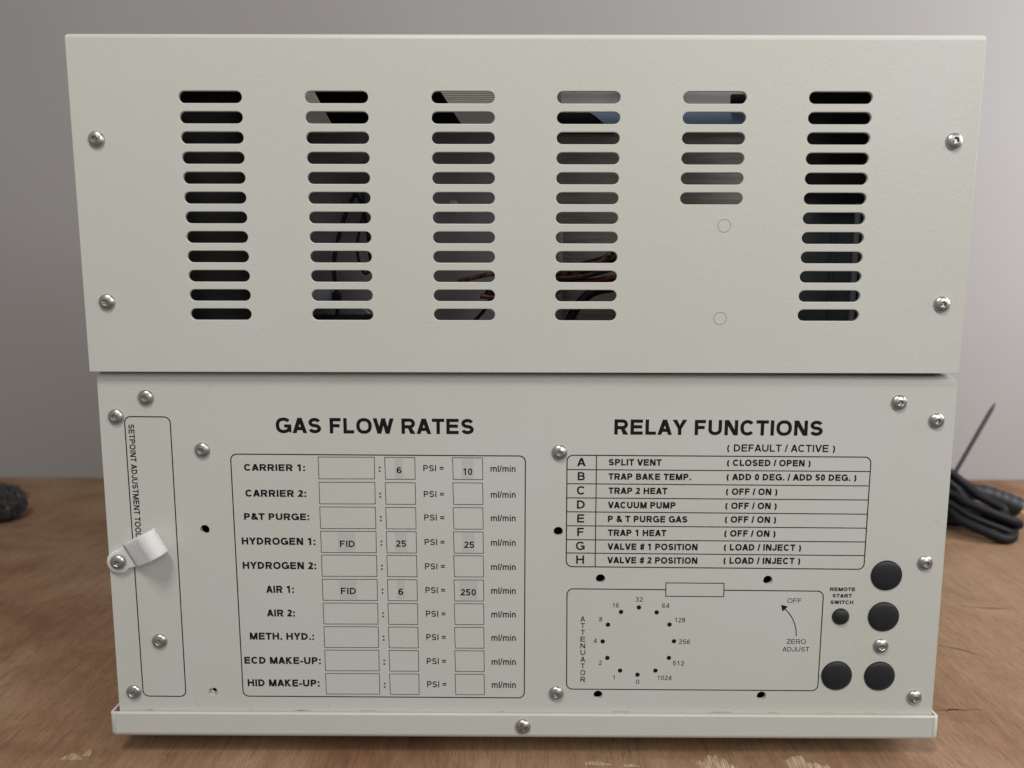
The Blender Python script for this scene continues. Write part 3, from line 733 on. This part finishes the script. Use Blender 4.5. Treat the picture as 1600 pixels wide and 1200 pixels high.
# ---- base tray
bm = bmesh.new(); add_box(bm, -218.7, 231.2, -3.0, 300, 12.0, 25.8)
for v in bm.verts:
    if v.co.x > 0: v.co.z -= 1.1 if v.co.z > 20 else 1.0
bevel_edges(bm, lambda e: not all(v.co.z > 20 for v in e.verts), 3.0, 5)
tray = from_bm('base_tray', bm, PAINT, inst)
bm = bmesh.new(); v8 = add_box(bm, -217.4, 229.9, -0.55, 298, 14.5, 60); c1 = from_bm('c', bm, None)
bm = bmesh.new(); add_box(bm, -215.35, -215.1, -3.6, -2.75, 13, 40); add_box(bm, 227.5, 227.75, -3.6, -2.75, 12.5, 40); c2 = from_bm('c', bm, None)
boolean(tray, [c1, c2]); 
bv = tray.modifiers.new('bevel', 'BEVEL'); bv.width = 0.0003; bv.segments = 2; bv.limit_method = 'ANGLE'; bv.angle_limit = math.radians(60)
apply_mods(tray); finish(tray, 35)
bm = screw_mesh(4.15, 2.5, 'pan'); ph = from_bm('cross_head_screw', bm, STEEL, None, 38)
ccs = []
for r_ in (0.35, 0.35+math.pi/2):
    c_, s_ = math.cos(r_), math.sin(r_); bm = bmesh.new()
    add_prism(bm, [(2.7, -.6), (2.7, .6), (-2.7, .6), (-2.7, -.6)], lambda u, v, t: (u*c_-v*s_, t, u*s_+v*c_), -4, -1.0)
    ccs.append(from_bm('c', bm, None))
boolean(ph, ccs); finish(ph, 38); ph.parent = tray; ph.location = Vector((5.6, -3.0, 19.2))*M
for x, y in ((-180, 30), (192, 30), (-180, 262), (192, 262)):
    bm = bmesh.new(); add_prism(bm, [(x+11*math.cos(a), y+11*math.sin(a)) for a in (2*math.pi*k/24 for k in range(24))], lambda u, v, t: (u, v, t), 0.0, 12.4)
    from_bm('rubber_foot', bm, CABLE, tray, 40)

# ---- what shows through the slots
def inner(name, m, x0, x1, y0, y1, z0, z1): 
    bm = bmesh.new(); add_box(bm, x0, x1, y0, y1, z0, z1); bevel_edges(bm, lambda e: True, 0.6, 2); return from_bm(name, bm, m, inst, 40)
inner('oven_housing', SHEET, 20, 146, 52, 200, 213.2, 344)
bm = bmesh.new(); add_prism(bm, [(38, 352.6), (45, 348), (51, 343.2), (146, 343.2), (146, 352.6)], lambda u, v, t: (u, t, v), 48.5, 51.4); from_bm('blue_reflection_plate', bm, BLUE, inst)  # blue reflection on the metal housing, painted as a plate
inner('black_bracket', CABLE, 14, 56, 49, 51.2, 339, 352.4)  # black piece at the left end of the blue plate
inner('hinge_bar', CABLE, 58, 92, 44, 47, 360.5, 368)
inner('hinge_bar', CABLE, 118, 146, 44, 47, 352.8, 359)
inner('pale_cross_rail', PALE_SHEET, 26, 138, 51.6, 55, 353, 366)
inner('partition', DARK_SHEET, -62, 19.5, 62, 66, 213.2, 342.5)
inner('dark_side_wall', MATT_BLACK, -212, -128, 14, 30, 213.2, 372)
inner('side_partition', DARK_SHEET, -126, -64, 66, 69, 213.2, 342.5)
inner('glazed_module', GLAZE, 150, 222, 36, 40, 213.2, 312)
inner('dark_upper_baffle', MATT_BLACK, 150, 222, 24, 30, 306, 372)
bm = bmesh.new()
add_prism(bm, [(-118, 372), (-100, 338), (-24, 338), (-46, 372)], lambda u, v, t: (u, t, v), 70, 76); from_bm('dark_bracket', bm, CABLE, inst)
inner('relay_block', MATT_BLACK, -75, -66.5, 40, 60, 296, 331)
def wire(name, pts, r, m, seg=8, n=8):
    bm = bmesh.new(); add_tube(bm, smooth_path(pts, n), r, seg); return from_bm(name, bm, m, inst, 60)
wire('black_wire', [(-84, 34, 308), (-92, 32, 290), (-97, 30, 268), (-96, 30, 246), (-97, 30, 214)], 1.1, CABLE)
wire('black_wire', [(-88, 34, 307), (-82, 32, 300), (-79, 32, 285), (-77, 32, 268), (-71, 32, 262), (-62, 34, 281), (-52, 36, 302)], 1.0, CABLE)
wire('black_wire', [(-84, 36, 310), (-80, 30, 298), (-84, 28, 276), (-80, 28, 262), (-74, 30, 272), (-70, 32, 290)], .8, CABLE)
wire('grey_wire', [(-108, 44, 214), (-104, 42, 236), (-92, 42, 244), (-80, 44, 238), (-70, 46, 214)], .9, STRIP)
wire('black_wire', [(-60, 44, 214), (-40, 40, 222), (-18, 38, 240), (-4, 34, 262)], 1.0, CABLE)
inner('wire_tag', CABLE, -98.6, -94, 28.5, 32.5, 247, 252)
wire('copper_wire', [(8, 34, 268), (2, 30, 262), (20, 26, 263), (44, 25, 267), (60, 26, 281), (72, 30, 285)], 1.7, COPPER)
for k in range(7):
    wire('copper_wire', [(-16+k*.6, 34, 250-k*.5), (-10, 32+k, 258-k*.6), (8, 28+k, 260+k*1.1), (30, 25+k, 259+k*1.3), (52, 26+k, 264+k*1.4), (78, 32+k, 272+k*2)], .8, COPPER if k % 3 else CABLE)
wire('red_wire', [(10, 34, 214), (17, 30, 240), (26, 28, 255), (48, 28, 259), (70, 30, 262)], 1.6, RED)
wire('black_hose', [(26, 30, 214), (30, 28, 236), (42, 27, 252), (66, 30, 256)], 2.6, CABLE)
wire('copper_wire', [(-30, 34, 258), (-12, 30, 262), (-2, 30, 262), (-6, 30, 250), (-18, 32, 250)], 1.3, COPPER)
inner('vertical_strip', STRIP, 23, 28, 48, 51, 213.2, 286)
inner('small_bracket', PALE_SHEET, -77.5, -75.5, 60, 63, 314, 328)
inner('small_bracket', PALE_SHEET, -80, -75.6, 60, 63, 314, 316)
inner('valve_block', STRIP, -112, -101, 36, 50, 246, 256)
inner('round_fitting', PALE_SHEET, -36, -32, 50, 61, 299, 303)
inner('terminal_strip', CABLE, -110, -66, 26, 34, 213.2, 240)
inner('vertical_strip', STRIP, 184, 186.5, 31, 34, 213.2, 300)  # gleam on the glazed module, put in as a pale strip
inner('vertical_strip', STRIP, 189, 190.2, 31, 34, 213.2, 296)  # narrower gleam, likewise a strip of paler colour
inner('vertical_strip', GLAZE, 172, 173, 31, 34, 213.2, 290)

# ================================================================ things behind, on the table
def cable_thing(name, label, cat, parts, m, group=None):
    root = empty(name, label, cat, group, loc=parts[0][1][0]); base = Vector(parts[0][1][0])
    for nm, pts, r, mm_, flat in parts:
        bm = bmesh.new(); add_tube(bm, [p-base for p in smooth_path(pts, 7)], r, 12, flat=flat); from_bm(nm, bm, mm_, root, 60)
    return root
cable_thing('power_cord', 'coiled black power cord lying on the table behind the instrument', 'power cord', [
    ('cord', [(380, 395, 6), (420, 400, 40), (450, 400, 60), (472, 398, 48), (485, 385, 36), (496, 376, 30), (501, 371, 26), (497, 371, 20), (486, 384, 21), (468, 396, 28), (440, 402, 30), (385, 405, 22)], 5.0, CABLE, 1),
    ('cord', [(380, 390, 30), (446, 388, 40), (464, 372, 33), (484, 362, 25), (505, 358, 17), (512, 364, 12), (506, 374, 8), (480, 392, 6), (400, 400, 6)], 5.0, CABLE, 1)], CABLE)
cable_thing('black_cable', 'black rubber cable looping low on the table in front of the coiled cord', 'cable', [
    ('cord', [(380, 388, 20), (441, 384, 25), (452, 362, 18), (469, 347, 11), (484, 341, 5.6), (496, 346, 5.6), (501, 357, 6), (495, 368, 11), (470, 384, 20), (400, 394, 14)], 5.0, CABLE, 1),
    ('cord', [(380, 384, 36), (440, 384, 34), (462, 362, 22), (486, 352, 13), (500, 352, 8), (506, 360, 9), (494, 372, 16), (440, 392, 20)], 3.4, CABLE, 1),
    ('cord', [(390, 380, 50), (446, 386, 52), (466, 378, 36), (488, 366, 17), (508, 368, 12), (500, 380, 20), (450, 396, 40)], 2.6, CABLE, 1)], CABLE)
# braided sleeve with bare strands at its end
sl = empty('braided_sleeve', 'black braided cable sleeve ending in bare yellow strands at the right edge', 'cable sleeve', loc=(547, 415, 0))
base = Vector((547, 415, 0))
P = smooth_path([(470, 440, 38), (492, 430, 31), (516, 425, 27), (531, 420, 21.5), (546, 415, 15)], 8)
bm = bmesh.new()
add_tube(bm, [p-base for p in P], lambda t: (9.5+3.5*t) + .35*math.sin(t*150), 16, flat=.85); from_bm('sleeve', bm, BLACK, sl, 60)
for k in range(6):
    a = k*1.05; bm = bmesh.new(); e = Vector((545, 415, 15)); d = Vector((0.2*math.cos(a), 1*math.cos(a), math.sin(a)))
    add_tube(bm, [p-base for p in smooth_path([e+d*4, e+d*5+Vector((8, -2, -1)), e+d*6.5+Vector((17, -4, -4 if k % 2 else 1)), e+d*6+Vector((27, -6, -7))], 5)], .8, 6)
    from_bm('bare_strand', bm, BRASS, sl, 60)
# thin probe sticking up
pr = empty('thin_probe', 'thin dark pointed rod sticking up out of the cables', 'probe', loc=(461, 430, 0))
a, b = Vector((461, 430, 3)), Vector((520.5, 430, 126.5)); base = Vector((461, 430, 0)); bm = bmesh.new()
add_tube(bm, [a-base, a.lerp(b, .5)-base, a.lerp(b, .94)-base, b-base], lambda t: 2.1 if t < .95 else .8, 12)
from_bm('rod', bm, mat('dark_grey_metal', (0.07, 0.065, 0.07), .45, .5), pr, 60)
bm = bmesh.new(); add_tube(bm, [a-base, a.lerp(b, .28)-base], 3.0, 12); from_bm('sheath', bm, CABLE, pr, 60)

# steel wool
wl = empty('steel_wool', 'dark grey tangle of steel wool lying at the left edge', 'steel wool', loc=(-566, 412, 0))
bm = bmesh.new(); bmesh.ops.create_icosphere(bm, subdivisions=4, radius=1)
from mathutils import noise as mn
for v in bm.verts:
    d = v.co.normalized(); k = .9 + .22*mn.noise(d*3) + .22*mn.noise(d*8)
    v.co = Vector((d.x*28*k, d.y*24*k, 15.5 + max(-15.5, d.z*16*k)))
from_bm('wool_core', bm, WOOLCORE, wl)
bm = bmesh.new()
for i in range(1700):
    d = Vector((random.gauss(0, 1), random.gauss(0, 1), random.gauss(.25, 1))).normalized()
    if d.y > .6: continue
    t = d.cross(Vector((random.gauss(0, 1), random.gauss(0, 1), random.gauss(0, 1)))).normalized(); p = Vector((d.x*33, d.y*28, 17.5+d.z*17)); pts = []
    r_ = random.uniform(3, 11); s2 = d.cross(t); ph_ = random.uniform(0, 6)
    for k in range(7):
        a_ = ph_ + k*.55; q = p + r_*(math.cos(a_)*t + .8*math.sin(a_)*s2) + d*random.uniform(-3, 4.5); q.z = max(.4, q.z); pts.append(q)
    add_tube(bm, pts, random.uniform(.15, .5), 3, caps=False)
tag(from_bm('wool_strands', bm, WOOL, wl), kind='stuff')
